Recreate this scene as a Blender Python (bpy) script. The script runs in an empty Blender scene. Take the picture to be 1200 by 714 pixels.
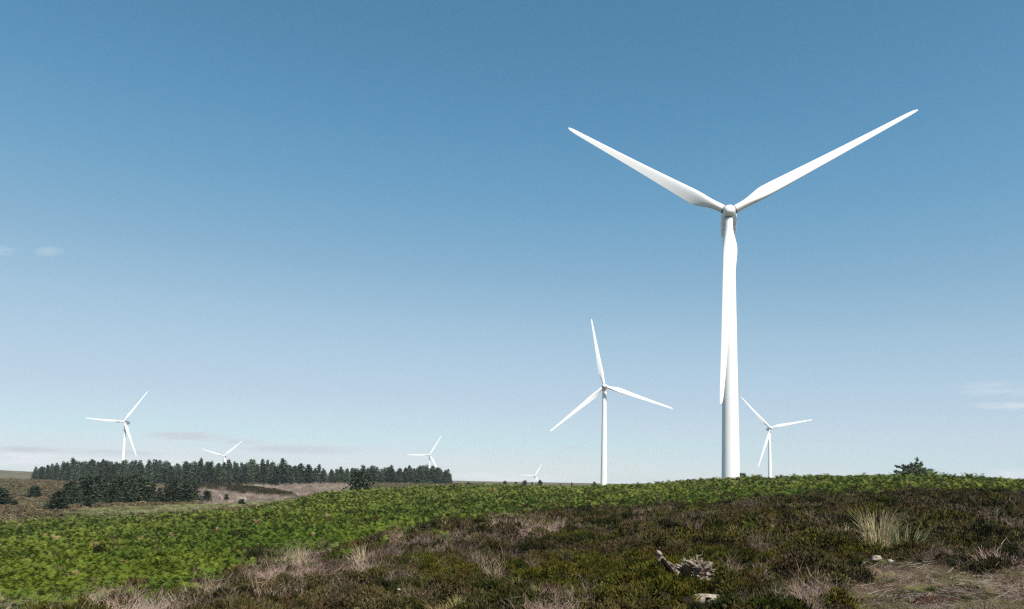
import bpy, math, random
import numpy as np
from mathutils import Vector, Matrix, Euler

random.seed(7)
RNG = np.random.default_rng(11)
SC = bpy.context.scene
COL = SC.collection
R = math.radians

# ------------------------------------------------------------------ camera, sky, sun, exposure
F, PITCH, ROLL, CX = 900.0, math.atan(203 / 900) * .4, R(1.0), 600.0
CY = 560 - F * math.tan(PITCH)
cam = bpy.data.cameras.new('camera')
cam_o = bpy.data.objects.new('camera', cam)
COL.objects.link(cam_o)
cam.sensor_width = 36
cam.lens = 36 * F / 1200
cam.shift_y = (CY - 357) / 1200
cam.clip_start, cam.clip_end = .1, 30000
fw = Vector((0, math.cos(PITCH), math.sin(PITCH)))
up0, rt0 = Vector((0, -math.sin(PITCH), math.cos(PITCH))), Vector((1, 0, 0))
rt = rt0 * math.cos(ROLL) + up0 * math.sin(ROLL)
up = up0 * math.cos(ROLL) - rt0 * math.sin(ROLL)
cam_o.matrix_world = Matrix((rt, up, -fw)).transposed().to_4x4()
SC.camera = cam_o

SUN_AZ, SUN_EL = R(149), R(50)          # clockwise from straight ahead: behind the camera, to the right
SKY_STRENGTH, SUN_STRENGTH, EXPOSURE = .10, 4.8, 0.5
HAZE_DENSITY = .00011
SC.view_settings.view_transform = 'Standard'
SC.view_settings.look = 'None'
SC.view_settings.gamma = 1
SC.view_settings.exposure = EXPOSURE
SC.render.engine = 'CYCLES'
SC.cycles.max_bounces = 5
SC.cycles.diffuse_bounces = 2
SC.cycles.glossy_bounces = 2
SC.cycles.transparent_max_bounces = 6
SC.cycles.volume_bounces = 0
SC.cycles.use_denoising = False
SC.cycles.sample_clamp_indirect = 4
SC.cycles.filter_width = 1.35


def direction(u, v):
    X, Y = u - CX, v - CY
    c, s = math.cos(ROLL), math.sin(ROLL)
    x, y = c * X + s * Y, -s * X + c * Y
    return Vector((x, F * math.cos(PITCH) + y * math.sin(PITCH), F * math.sin(PITCH) - y * math.cos(PITCH)))


def project(x, y, z):
    d = y * math.cos(PITCH) + z * math.sin(PITCH)
    w = -y * math.sin(PITCH) + z * math.cos(PITCH)
    d = np.where(d < .3, .3, d)
    X, Y = F * x / d, -F * w / d
    c, s = math.cos(ROLL), math.sin(ROLL)
    return CX + c * X - s * Y, CY + s * X + c * Y


world = bpy.data.worlds.new('World')
SC.world = world
world.use_nodes = True
wt = world.node_tree
wn, wl = wt.nodes, wt.links
bg = wn['Background']
sky = wn.new('ShaderNodeTexSky')
sky.sky_type = 'NISHITA'
sky.sun_disc = False
sky.sun_elevation, sky.sun_rotation = SUN_EL, SUN_AZ
sky.altitude = 250
sky.air_density, sky.dust_density, sky.ozone_density = .6, .3, 3.0
bg.inputs[1].default_value = SKY_STRENGTH


def wmath(op, a, b=None, clamp=False):
    n = wn.new('ShaderNodeMath')
    n.operation, n.use_clamp = op, clamp
    for i, q in enumerate((a, b)):
        if q is None:
            continue
        if isinstance(q, (int, float)):
            n.inputs[i].default_value = q
        else:
            wl.new(q, n.inputs[i])
    return n.outputs[0]


tc = wn.new('ShaderNodeTexCoord')
sx = wn.new('ShaderNodeSeparateXYZ')
wl.new(tc.outputs['Generated'], sx.inputs[0])
yy = wmath('MAXIMUM', sx.outputs[1], .02)
ta, te = wmath('DIVIDE', sx.outputs[0], yy), wmath('DIVIDE', sx.outputs[2], yy)
cmb = wn.new('ShaderNodeCombineXYZ')
wl.new(ta, cmb.inputs[0])
wl.new(te, cmb.inputs[1])
mp = wn.new('ShaderNodeMapping')
mp.inputs['Scale'].default_value = (9, 60, 1)
mp.inputs['Rotation'].default_value = (0, 0, .02)
wl.new(cmb.outputs[0], mp.inputs[0])
cn = wn.new('ShaderNodeTexNoise')
cn.inputs['Scale'].default_value = 2.2
cn.inputs['Detail'].default_value = 7
cn.inputs['Roughness'].default_value = .62
wl.new(mp.outputs[0], cn.inputs[0])
# wisps of cloud: direction, size, strength, tone
clouds = [(58, 295, 22, 7, .24, 1), (-4, 294, 26, 8, .26, 1), (40, 537, 150, 13, 1.0, 1), (165, 543, 130, 10, .7, 1),
          (585, 560, 90, 8, .75, 1), (1190, 476, 60, 6, .42, 1), (1172, 456, 60, 12, .25, 1),
          (340, 560, 240, 9, .5, 1), (1185, 556, 30, 8, .7, 1), (745, 566, 80, 6, .5, 1),
          (35, 527, 75, 5, 1.2, 0), (120, 531, 80, 5, 1.0, 0), (218, 511, 56, 6, 1.3, 0), (275, 517, 40, 5, .9, 0), (350, 527, 75, 7, 1.2, 0),
          (425, 526, 40, 4, .35, 0), (672, 524, 16, 3, .5, 0), (745, 563, 60, 3, .5, 0), (1170, 524, 50, 4, .3, 0)]
masks = {0: None, 1: None}
for u, v, ru, rv, k, tone in clouds:
    d = direction(u, v)
    a0, e0 = d.x / d.y, d.z / d.y
    p = wmath('DIVIDE', wmath('SUBTRACT', ta, a0), ru / F)
    q = wmath('DIVIDE', wmath('SUBTRACT', te, e0), rv / F)
    r2 = wmath('ADD', wmath('MULTIPLY', p, p), wmath('MULTIPLY', q, q))
    g = wmath('MULTIPLY', wmath('SUBTRACT', 1, r2, True), k)
    masks[tone] = g if masks[tone] is None else wmath('MAXIMUM', masks[tone], g)
noise = wmath('MULTIPLY', wmath('SUBTRACT', cn.outputs[0], .30), 3.6, True)
# the photograph's colour response: a tone curve on the sky's own radiance
def vscale(a, k):
    q = wn.new('ShaderNodeVectorMath')
    q.operation = 'SCALE'
    q.inputs['Scale'].default_value = k
    wl.new(a, q.inputs[0])
    return q.outputs[0]


cv = wn.new('ShaderNodeRGBCurve')
for ch, pts in enumerate(([(.055, .054), (.079, .092), (.109, .155), (.174, .268), (.308, .378), (.457, .44), (.553, .515), (.66, .55)],
                          [(.099, .161), (.141, .232), (.193, .299), (.3, .402), (.492, .481), (.65, .56), (.8, .595)],
                          [(.206, .284), (.284, .378), (.374, .431), (.534, .512), (.65, .545), (.735, .562), (.89, .61)])):
    c_ = cv.mapping.curves[ch]
    for p_ in pts:
        c_.points.new(*p_)
    c_.points[-1].location = (1, pts[-1][1] + .05)
cv.mapping.update()
wl.new(vscale(sky.outputs[0], .1), cv.inputs['Color'])
src = vscale(cv.outputs[0], 10)
for tone, colr in ((1, (6.3, 6.4, 6.55, 1)), (0, (4.5, 4.75, 5.0, 1))):
    mx = wn.new('ShaderNodeMix')
    mx.data_type = 'RGBA'
    wl.new(wmath('MULTIPLY', masks[tone], noise, True), mx.inputs['Factor'])
    wl.new(src, mx.inputs['A'])
    mx.inputs['B'].default_value = colr
    src = mx.outputs['Result']
wl.new(src, bg.inputs[0])

sun = bpy.data.lights.new('sun', 'SUN')
sun.energy, sun.angle, sun.color = SUN_STRENGTH, R(.5), (1, .95, .87)
sun_o = bpy.data.objects.new('sun', sun)
COL.objects.link(sun_o)
sd = Vector((math.sin(SUN_AZ) * math.cos(SUN_EL), math.cos(SUN_AZ) * math.cos(SUN_EL), math.sin(SUN_EL)))
sun_o.rotation_euler = sd.to_track_quat('Z', 'Y').to_euler()


# ------------------------------------------------------------------ helpers
class MB:
    """collects faces for one mesh"""
    def __init__(s):
        s.v, s.f, s.m = [], [], []

    def face(s, pts, mi=0):
        n = len(s.v)
        s.v += [tuple(p) for p in pts]
        s.f.append(tuple(range(n, n + len(pts))))
        s.m.append(mi)

    def grid(s, rows, closed=True, caps=True, mi=0):
        n, k = len(s.v), len(rows[0])
        for r in rows:
            s.v += [tuple(p) for p in r]
        for i in range(len(rows) - 1):
            for j in range(k if closed else k - 1):
                a, b = n + i * k + j, n + i * k + (j + 1) % k
                s.f.append((a, b, b + k, a + k))
                s.m.append(mi)
        if caps and closed:
            s.f.append(tuple(range(n + k - 1, n - 1, -1)))
            s.f.append(tuple(range(n + (len(rows) - 1) * k, n + len(rows) * k)))
            s.m += [mi, mi]

    def tube(s, pts, rad, sides=8, mi=0):
        pts = [Vector(p) for p in pts]
        rows = []
        for i, p in enumerate(pts):
            t = (pts[min(i + 1, len(pts) - 1)] - pts[max(i - 1, 0)]).normalized()
            a = t.orthogonal().normalized() if i == 0 else (a - t * a.dot(t)).normalized()
            b = t.cross(a)
            r = rad[i] if hasattr(rad, '__len__') else rad
            rows.append([p + (a * math.cos(q) + b * math.sin(q)) * r for q in np.linspace(0, 2 * math.pi, sides, endpoint=False)])
        s.grid(rows, mi=mi)

    def mesh(s, name, mats, smooth=False):
        me = bpy.data.meshes.new(name)
        me.from_pydata(s.v, [], s.f)
        for m in (mats if isinstance(mats, (list, tuple)) else [mats]):
            me.materials.append(m)
        me.polygons.foreach_set('material_index', s.m)
        if smooth:
            me.polygons.foreach_set('use_smooth', [True] * len(s.f))
        me.update()
        return me


def obj(name, me, parent=None):
    o = bpy.data.objects.new(name, me)
    COL.objects.link(o)
    if parent:
        o.parent = parent
    return o


def tag(o, label=None, cat=None, group=None, kind=None):
    for k, q in (('label', label), ('category', cat), ('group', group), ('kind', kind)):
        if q:
            o[k] = q
    return o


def copy_thing(o):
    c = o.copy()
    COL.objects.link(c)
    for ch in o.children:
        d = ch.copy()
        COL.objects.link(d)
        d.parent = c
    return c


def lump(mb, c, rad, seed, amp=.25, n=10, m=14, freq=3.0, squash=(1, 1, 1), dent=None, mi=0):
    """an uneven closed lump"""
    g = np.random.default_rng(seed)
    ph, dr = g.uniform(0, 6.28, 10), g.normal(size=(10, 3))
    rows = []
    for i in range(n):
        th = math.pi * (i + .02) / (n - 1 + .04)
        row = []
        for j in range(m):
            q = 2 * math.pi * j / m
            d = np.array([math.sin(th) * math.cos(q), math.sin(th) * math.sin(q), math.cos(th)])
            k = 1 + amp * float(np.mean(np.sin(freq * (dr @ d) + ph))) * 2.2
            if dent is not None:
                for (dd, wd, dp) in dent:
                    a = float(d @ (np.array(dd) / np.linalg.norm(dd)))
                    if a > wd:
                        k *= 1 - dp * ((a - wd) / (1 - wd)) ** .6
            row.append((c[0] + d[0] * rad * k * squash[0], c[1] + d[1] * rad * k * squash[1], c[2] + d[2] * rad * k * squash[2]))
        rows.append(row)
    mb.grid(rows, mi=mi)


# value noise for the terrain and the planting
_T = RNG.random((256, 256))


def vnoise(x, y):
    x, y = np.asarray(x, float), np.asarray(y, float)
    xi, yi = np.floor(x).astype(int), np.floor(y).astype(int)
    fx, fy = x - xi, y - yi
    fx, fy = fx * fx * (3 - 2 * fx), fy * fy * (3 - 2 * fy)
    g = lambda a, b: _T[a % 256, b % 256]
    return (g(xi, yi) * (1 - fx) + g(xi + 1, yi) * fx) * (1 - fy) + (g(xi, yi + 1) * (1 - fx) + g(xi + 1, yi + 1) * fx) * fy


def fbm(x, y):
    return (vnoise(x, y) * .55 + vnoise(x * 2.1 + 7, y * 2.1 + 3) * .3 + vnoise(x * 4.3 + 1, y * 4.3 + 9) * .15)


# ------------------------------------------------------------------ materials
def material(name, rough=.8, spec=.3):
    m = bpy.data.materials.new(name)
    m.use_nodes = True
    b = m.node_tree.nodes['Principled BSDF']
    b.inputs['Roughness'].default_value = rough
    b.inputs['Specular IOR Level'].default_value = spec
    return m, m.node_tree.nodes, m.node_tree.links, b


def noisy(name, c1, c2, scale, rough=.85, spec=.2, coord='Object', detail=5, bump=0, bscale=None, rnd=0, translucent=0, tint=False):
    m, n, l, b = material(name, rough, spec)
    t = n.new('ShaderNodeTexCoord')
    z = n.new('ShaderNodeTexNoise')
    z.inputs['Scale'].default_value = scale
    z.inputs['Detail'].default_value = detail
    l.new(t.outputs[coord], z.inputs[0])
    rp = n.new('ShaderNodeValToRGB')
    rp.color_ramp.elements[0].position, rp.color_ramp.elements[1].position = .32, .68
    rp.color_ramp.elements[0].color = (*c1, 1)
    rp.color_ramp.elements[1].color = (*c2, 1)
    l.new(z.outputs[0], rp.inputs[0])
    out = rp.outputs[0]
    if tint:
        a = n.new('ShaderNodeAttribute')
        a.attribute_type, a.attribute_name = 'INSTANCER', 'tint'
        mx = n.new('ShaderNodeMix')
        mx.data_type, mx.blend_type = 'RGBA', 'MULTIPLY'
        mx.inputs['Factor'].default_value = 1
        l.new(out, mx.inputs['A'])
        l.new(a.outputs['Color'], mx.inputs['B'])
        out = mx.outputs['Result']
    if rnd:
        oi = n.new('ShaderNodeObjectInfo')
        mr = n.new('ShaderNodeMapRange')
        mr.inputs['To Min'].default_value, mr.inputs['To Max'].default_value = 1 - rnd, 1 + rnd
        l.new(oi.outputs['Random'], mr.inputs[0])
        hs = n.new('ShaderNodeHueSaturation')
        l.new(mr.outputs[0], hs.inputs['Value'])
        l.new(out, hs.inputs['Color'])
        out = hs.outputs[0]
    l.new(out, b.inputs['Base Color'])
    if bump:
        z2 = n.new('ShaderNodeTexNoise')
        z2.inputs['Scale'].default_value = bscale or scale * 4
        z2.inputs['Detail'].default_value = 6
        l.new(t.outputs[coord], z2.inputs[0])
        bp = n.new('ShaderNodeBump')
        bp.inputs['Strength'].default_value = bump
        l.new(z2.outputs[0], bp.inputs['Height'])
        l.new(bp.outputs[0], b.inputs['Normal'])
    if translucent:
        tr = n.new('ShaderNodeBsdfTranslucent')
        l.new(out, tr.inputs[0])
        ms = n.new('ShaderNodeMixShader')
        ms.inputs[0].default_value = translucent
        l.new(b.outputs[0], ms.inputs[1])
        l.new(tr.outputs[0], ms.inputs[2])
        l.new(ms.outputs[0], n['Material Output'].inputs[0])
    return m


M_WHITE = noisy('white_turbine_paint', (.79, .79, .78), (.83, .83, .82), .22, rough=.38, spec=.45)
M_TOWER = noisy('white_tower_paint', (.77, .775, .77), (.82, .82, .81), .1, rough=.42, spec=.45)
M_GREY = noisy('grey_fitting', (.2, .2, .21), (.28, .28, .29), 1.2, rough=.5)
M_DARK = noisy('dark_cabinet_paint', (.035, .04, .04), (.06, .065, .06), 2, rough=.5)
M_NEEDLE = noisy('spruce_needles', (.026, .042, .024), (.072, .095, .052), 1.3, rnd=.4, rough=.7)
M_PINE = noisy('pine_needles', (.014, .024, .012), (.044, .062, .030), 2.0, rnd=.2, rough=.7)  # darker than the plantation's needles: thinner haze put into the colour
M_BARK = noisy('bark', (.07, .055, .045), (.15, .125, .105), 5, bump=.4)
M_BRACKEN = noisy('bracken_frond', (.72, .74, .65), (1.1, 1.1, 1.1), 2.2, tint=True, translucent=.1, rough=.75, spec=.08)
M_STALK = noisy('bracken_stalk', (.10, .12, .03), (.16, .13, .05), 3)
M_HEATHER = noisy('heather_sprigs', (.55, .5, .45), (1.3, 1.3, 1.2), 7, tint=True, rough=.95, spec=.0)
M_HCORE = noisy('heather_inside', (.018, .013, .009), (.035, .026, .017), 9, rough=1, spec=0)  # dark brown inside, shade of the gaps put into its colour
M_DEAD = noisy('dead_heather_twigs', (.65, .6, .6), (1.2, 1.2, 1.2), 6, tint=True, rough=.9, spec=.1)
M_GRASS = noisy('moor_grass_blades', (.75, .75, .7), (1.2, 1.2, 1.1), 5, tint=True, translucent=.15, rough=.8, spec=.15)
M_RUSH = noisy('dry_rush_blades', (.30, .24, .12), (.50, .42, .25), 6, translucent=.1, rough=.7)
M_RUSH_GREEN = noisy('green_rush_blades', (.13, .15, .06), (.26, .26, .13), 6, translucent=.1, rough=.7)
M_WOOD = noisy('weathered_wood', (.04, .03, .022), (.37, .30, .235), 12, bump=1.0, bscale=26, detail=9, rough=.95)
M_DARKWOOD_SHADE = noisy('dark_wood_and_shade', (.005, .004, .003), (.016, .012, .009), 8, rough=1, spec=0)  # near-black: dark wood, and shade painted on the stump
M_PALEWOOD = noisy('bleached_wood', (.10, .08, .06), (.40, .345, .28), 9, bump=.5, bscale=40, rough=.9)
M_STONE = noisy('pale_stone', (.14, .115, .09), (.36, .32, .27), 9, bump=.5, rough=.9)
M_LITTER = noisy('brash_sticks', (.12, .095, .075), (.36, .30, .25), 1.7, coord='Object', rough=.95)

# ------------------------------------------------------------------ terrain
ctl = []   # (angle, log distance, height)


def cp(u, v, d, veg):
    k = direction(u, v)
    k = k * (d / k.y)
    ctl.append((math.atan2(k.x, k.y), math.log(math.hypot(k.x, k.y)), k.z - veg))


def cz(u, z, d):
    k = direction(u, 560)
    k = k * (d / k.y)
    ctl.append((math.atan2(k.x, k.y), math.log(math.hypot(k.x, k.y)), z))


for u in (-100, 200, 500, 700, 900, 1300):
    cz(u, -1.62, 1.2)
    cz(u, -1.7, 4)
B, H = .85, .38
for row in ((-60, [(690, 23, B), (650, 41, B), (620, 66, B), (603, 95, B), (597, 130, .1), (585, 190, .2), (570, 260, .2), (556, 400, .2), (547, 600, .2)]),
            (60, [(712, 16, H), (690, 22, B), (650, 40, B), (620, 64, B), (602, 95, B), (596, 130, .1), (585, 190, .2), (572, 260, .2), (563, 430, .2), (557, 600, .2)]),
            (200, [(714, 15, H), (690, 20, H), (650, 36, B), (620, 58, B), (599, 92, B), (590, 150, .1), (580, 220, .2), (568, 345, .2)]),
            (300, [(714, 14, H), (680, 20, H), (650, 31, B), (620, 51, B), (591, 92, B), (586, 170, .1), (578, 240, .2), (569, 340, .2)]),
            (400, [(714, 13.5, H), (680, 19, H), (650, 28, H), (620, 48, B), (595, 75, B), (577, 106, B)]),
            (530, [(714, 13, H), (680, 18, H), (650, 26, H), (620, 39, H), (600, 57, B), (585, 80, B), (571, 115, B)]),
            (700, [(714, 12.5, H), (680, 17.5, H), (650, 25, H), (620, 37, H), (597, 56, B), (580, 78, B), (569.5, 110, B)]),
            (860, [(714, 12, H), (680, 16.5, H), (650, 23, H), (620, 33, H), (600, 45, H), (583, 62, B), (563, 94, B)]),
            (1000, [(714, 11.5, H), (680, 16, H), (650, 22, H), (620, 31, H), (590, 48, H), (577, 60, H), (557.5, 88, B)]),
            (1100, [(714, 11.3, .15), (680, 15.5, .15), (650, 21.5, H), (620, 31, H), (590, 48, H), (576, 61, H), (556.5, 87, B)]),
            (1250, [(714, 11, .15), (680, 15, .2), (650, 21, H), (620, 30, H), (592, 47, H), (577, 61, H), (564, 84, B)])):
    for v, d, g in row[1]:
        cp(row[0], v, d, g)
for u, lst in ((330, [(150, -6.0), (430, -5)]), (400, [(140, -5), (220, -6.0), (330, -5.0), (440, -4.2)]), (530, [(160, -4.0), (300, -5), (430, -4.5)]),
               (700, [(160, -3), (300, -4.4), (432, -3.8)]), (860, [(110, -.1), (152, -1.5), (300, -3.6)]), (1000, [(110, .7), (160, -1), (300, -3.6)]),
               (1100, [(110, .9), (160, -.8)]), (1250, [(110, .5), (160, -1.2), (300, -3.5)])):
    for d, z in lst:
        cz(u, z, d)
for u in (-60, 150, 400, 650, 900, 1250):
    for d, z in ((800, -4.2), (1400, -9 if u > 0 else -5), (2200, -16), (5000, -45)):
        cz(u, z + (3.5 if (u < 0 and d == 800) else 0), d)
ctl = np.array(ctl)
SCL = np.array([2.2, 1.0])
P = ctl[:, :2] * SCL


def _tps(d2):
    return np.where(d2 > 1e-12, .5 * d2 * np.log(np.maximum(d2, 1e-12)), 0)


n_ = len(P)
A = np.zeros((n_ + 3, n_ + 3))
A[:n_, :n_] = _tps(((P[:, None] - P[None]) ** 2).sum(2)) + np.eye(n_) * 2e-4
A[:n_, n_] = 1
A[:n_, n_ + 1:] = P
A[n_:, :n_] = A[:n_, n_:].T
W = np.linalg.solve(A, np.r_[ctl[:, 2], 0, 0, 0])


def height(x, y):
    x, y = np.asarray(x, float), np.asarray(y, float)
    sh = x.shape
    x, y = x.ravel(), y.ravel()
    th = np.arctan2(x, y)
    lr = np.log(np.clip(np.hypot(x, y), 1.2, 5200))
    tc_ = np.clip(th, -.62, .62)
    out = np.empty(len(x))
    for i in range(0, len(x), 20000):
        q = np.c_[tc_[i:i + 20000], lr[i:i + 20000]] * SCL
        out[i:i + 20000] = _tps(((q[:, None] - P[None]) ** 2).sum(2)) @ W[:n_] + W[n_] + q @ W[n_ + 1:]
    # behind the camera the two sides run into each other
    back = np.clip((np.abs(th) - 1.2) / 1.9, 0, 1)
    out = out * (1 - back) + back * (-1.8 - .004 * np.exp(lr))
    r = np.hypot(x, y)
    out += (fbm(x / 3.4 + 50, y / 3.4 + 50) - .5) * .34 * np.clip((r - 7) / 8, 0, 1) * np.clip(1.6 - r / 160, .4, 1)
    out += (fbm(x / 14 + 20, y / 14 + 70) - .5) * (.5 + .75 * np.exp(-((r - 52) / 22) ** 2) * np.clip((-th - .12) / .2, 0, 1)) * np.clip((r - 15) / 30, 0, 1)
    return out.reshape(sh)


def hz(x, y):
    return float(height(np.array([x]), np.array([y]))[0])


def at(u, v, veg=0.0, dmin=8, dmax=900):
    """the point of the ground (or of plants veg metres tall on it) seen in direction (u, v)"""
    k = direction(u, v)
    k /= k.y
    d = np.geomspace(dmin, dmax, 1500)
    g = height(k.x * d, d) + veg - k.z * d
    i = np.argmax(g > 0)
    if not (g > 0).any():
        i = int(np.argmax(g - 1e-3 * d))
    x, y = k.x * d[i], d[i]
    return Vector((x, y, hz(x, y)))


def at_d(u, d):
    k = direction(u, 560)
    k = k * (d / k.y)
    return Vector((k.x, k.y, hz(k.x, k.y)))


def inside(u, v, poly):
    res = np.zeros(np.shape(u), bool)
    n = len(poly)
    for i in range(n):
        (x1, y1), (x2, y2) = poly[i], poly[(i + 1) % n]
        if y1 == y2:
            continue
        c = ((v < y1) != (v < y2)) & (u < (x2 - x1) * (v - y1) / (y2 - y1) + x1)
        res ^= c
    return res


VB_U = [-200, 0, 60, 120, 200, 250, 300, 350, 400, 450, 500, 560, 620, 700, 760, 860, 950, 1050, 1200, 1500]
VB_V = [745, 728, 712, 702, 690, 676, 660, 648, 640, 627, 616, 608, 600, 594, 592, 586, 578, 574, 574, 578]
DM_U = [-200, 0, 200, 300, 350, 400, 530, 700, 860, 1000, 1200, 1500]
DM_D = [96, 96, 93, 94, 100, 114, 124, 120, 107, 101, 100, 100]
BARE = [(960, 740), (975, 705), (1000, 682), (1022, 656), (1060, 655), (1100, 664), (1150, 674), (1200, 664), (1420, 650), (1420, 900), (950, 900)]
STRIP = [(70, 604), (92, 598), (150, 594), (240, 591.5), (300, 588.5), (340, 587), (330, 591), (250, 600), (150, 604)]
FELL1 = [(150, 566), (190, 572), (235, 573), (262, 575), (300, 580), (348, 583), (325, 588.5), (240, 591.5), (225, 588), (150, 580)]
DSTRIP = [(225, 567), (300, 571), (332, 577), (348, 581), (300, 580), (262, 575), (225, 572)]
FELL2 = [(270, 568), (330, 566), (420, 566), (420, 577), (350, 583), (335, 577), (300, 571)]


def zones(x, y):
    """which cover grows where: 0 heather 1 bracken 2 bare brash 3 pale grass 4 felled ground 5 dark heather far 6 brown moor 7 far fields"""
    z = height(x, y)
    th = np.clip(np.arctan2(x, y), -1.0, 1.0)
    r = np.hypot(x, y)
    fx, fy = np.sin(th) * r, np.cos(th) * r
    ug, vg = project(fx, fy, z + .06)
    u, v = project(fx, fy, z + np.where(r < 75, .42, .1))
    w = (fbm(x / 3.0, y / 3.0) - .5)
    w2 = fbm(x / .7 + 21, y / .7 + 4) - .5
    wig = w * np.clip(22 * 20 / np.maximum(r, 8), 3, 40) + w2 * np.clip(1100 / np.maximum(r, 8), 8, 40)
    dm = np.interp(u, DM_U, DM_D) + w * 8
    k = np.full(x.shape, 7)
    far = r > dm
    k[~far & (v + wig < np.interp(u, VB_U, VB_V))] = 1
    k[~far & (v + wig >= np.interp(u, VB_U, VB_V))] = 0
    k[(r < 70) & inside(ug + wig * 1.2, vg + wig * .5, BARE)] = 2
    k[far & (r < 900)] = 6
    k[far & (r > 470)] = 7
    u2, v2 = u + w * 10, v + w * 2.5
    lf = far & (r < 470) & (u < 440)
    for poly, q in ((STRIP, 3), (FELL1, 4), (FELL2, 4), (DSTRIP, 5)):
        k[lf & inside(u2, v2, poly)] = q
    return k, u, v, r, z


ang = np.r_[np.arange(-180, -48, 3.0), np.arange(-48, 48.01, .32), np.arange(51, 180, 3.0)]
rad = np.r_[np.linspace(.3, 7.5, 10), np.geomspace(8, 460, 330), np.geomspace(480, 3300, 30)]
TA, TR = np.meshgrid(np.radians(ang), rad)
gx, gy = np.sin(TA) * TR, np.cos(TA) * TR
gk, gu, gv, gr, gz = zones(gx, gy)
ZC = np.array([(.030, .022, .014), (.016, .019, .008), (.042, .031, .020), (.17, .17, .085), (.19, .155, .125), (.05, .042, .022), (.105, .085, .055), (.125, .115, .075)])
gc = ZC[gk]
nz = fbm(gx / 9, gy / 9)[..., None]
gc = gc * (.7 + .6 * nz)
mixg = np.clip((fbm(gx / 26 + 9, gy / 26) - .5) * 5, 0, 1)[..., None]
gc = np.where((gk == 6)[..., None], gc * (1 - mixg) + np.array([.10, .11, .045]) * mixg, gc)
na, nr = len(ang), len(rad)
verts = np.c_[gx.ravel(), gy.ravel(), gz.ravel()]
ii, jj = np.meshgrid(np.arange(nr - 1), np.arange(na), indexing='ij')
jn = (jj + 1) % na
quads = np.stack([ii * na + jj, ii * na + jn, (ii + 1) * na + jn, (ii + 1) * na + jj], -1).reshape(-1, 4)[:, ::-1]
me = bpy.data.meshes.new('ground')
me.from_pydata(verts.tolist(), [], quads.tolist() + [tuple(range(na - 1, -1, -1))])
at_c = me.color_attributes.new('cover', 'FLOAT_COLOR', 'POINT')
at_c.data.foreach_set('color', np.c_[gc.reshape(-1, 3), np.ones(na * nr)].ravel())
me.polygons.foreach_set('use_smooth', [True] * len(me.polygons))
m, n, l, b = material('moor_soil', .95, .1)
ca = n.new('ShaderNodeAttribute')
ca.attribute_name = 'cover'
tcn = n.new('ShaderNodeTexCoord')
z1 = n.new('ShaderNodeTexNoise')
z1.inputs['Scale'].default_value, z1.inputs['Detail'].default_value, z1.inputs['Roughness'].default_value = .9, 9, .7
l.new(tcn.outputs['Object'], z1.inputs[0])
mr = n.new('ShaderNodeMapRange')
mr.inputs['From Min'].default_value, mr.inputs['From Max'].default_value = .3, .7
mr.inputs['To Min'].default_value, mr.inputs['To Max'].default_value = .45, 1.5
l.new(z1.outputs[0], mr.inputs[0])
mx = n.new('ShaderNodeMix')
mx.data_type, mx.blend_type = 'RGBA', 'MULTIPLY'
mx.inputs['Factor'].default_value = 1
l.new(ca.outputs['Color'], mx.inputs['A'])
l.new(mr.outputs[0], mx.inputs['B'])
l.new(mx.outputs['Result'], b.inputs['Base Color'])
z2 = n.new('ShaderNodeTexNoise')
z2.inputs['Scale'].default_value, z2.inputs['Detail'].default_value = 5, 9
l.new(tcn.outputs['Object'], z2.inputs[0])
bp = n.new('ShaderNodeBump')
bp.inputs['Strength'].default_value, bp.inputs['Distance'].default_value = .9, .2
l.new(z2.outputs[0], bp.inputs['Height'])
l.new(bp.outputs[0], b.inputs['Normal'])
me.materials.append(m)
tag(obj('ground', me), kind='structure')


# ------------------------------------------------------------------ wind turbines
HUB_H, BLADE, OVERHANG, TILT = 56.0, 40.0, 4.0, R(5)


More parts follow.
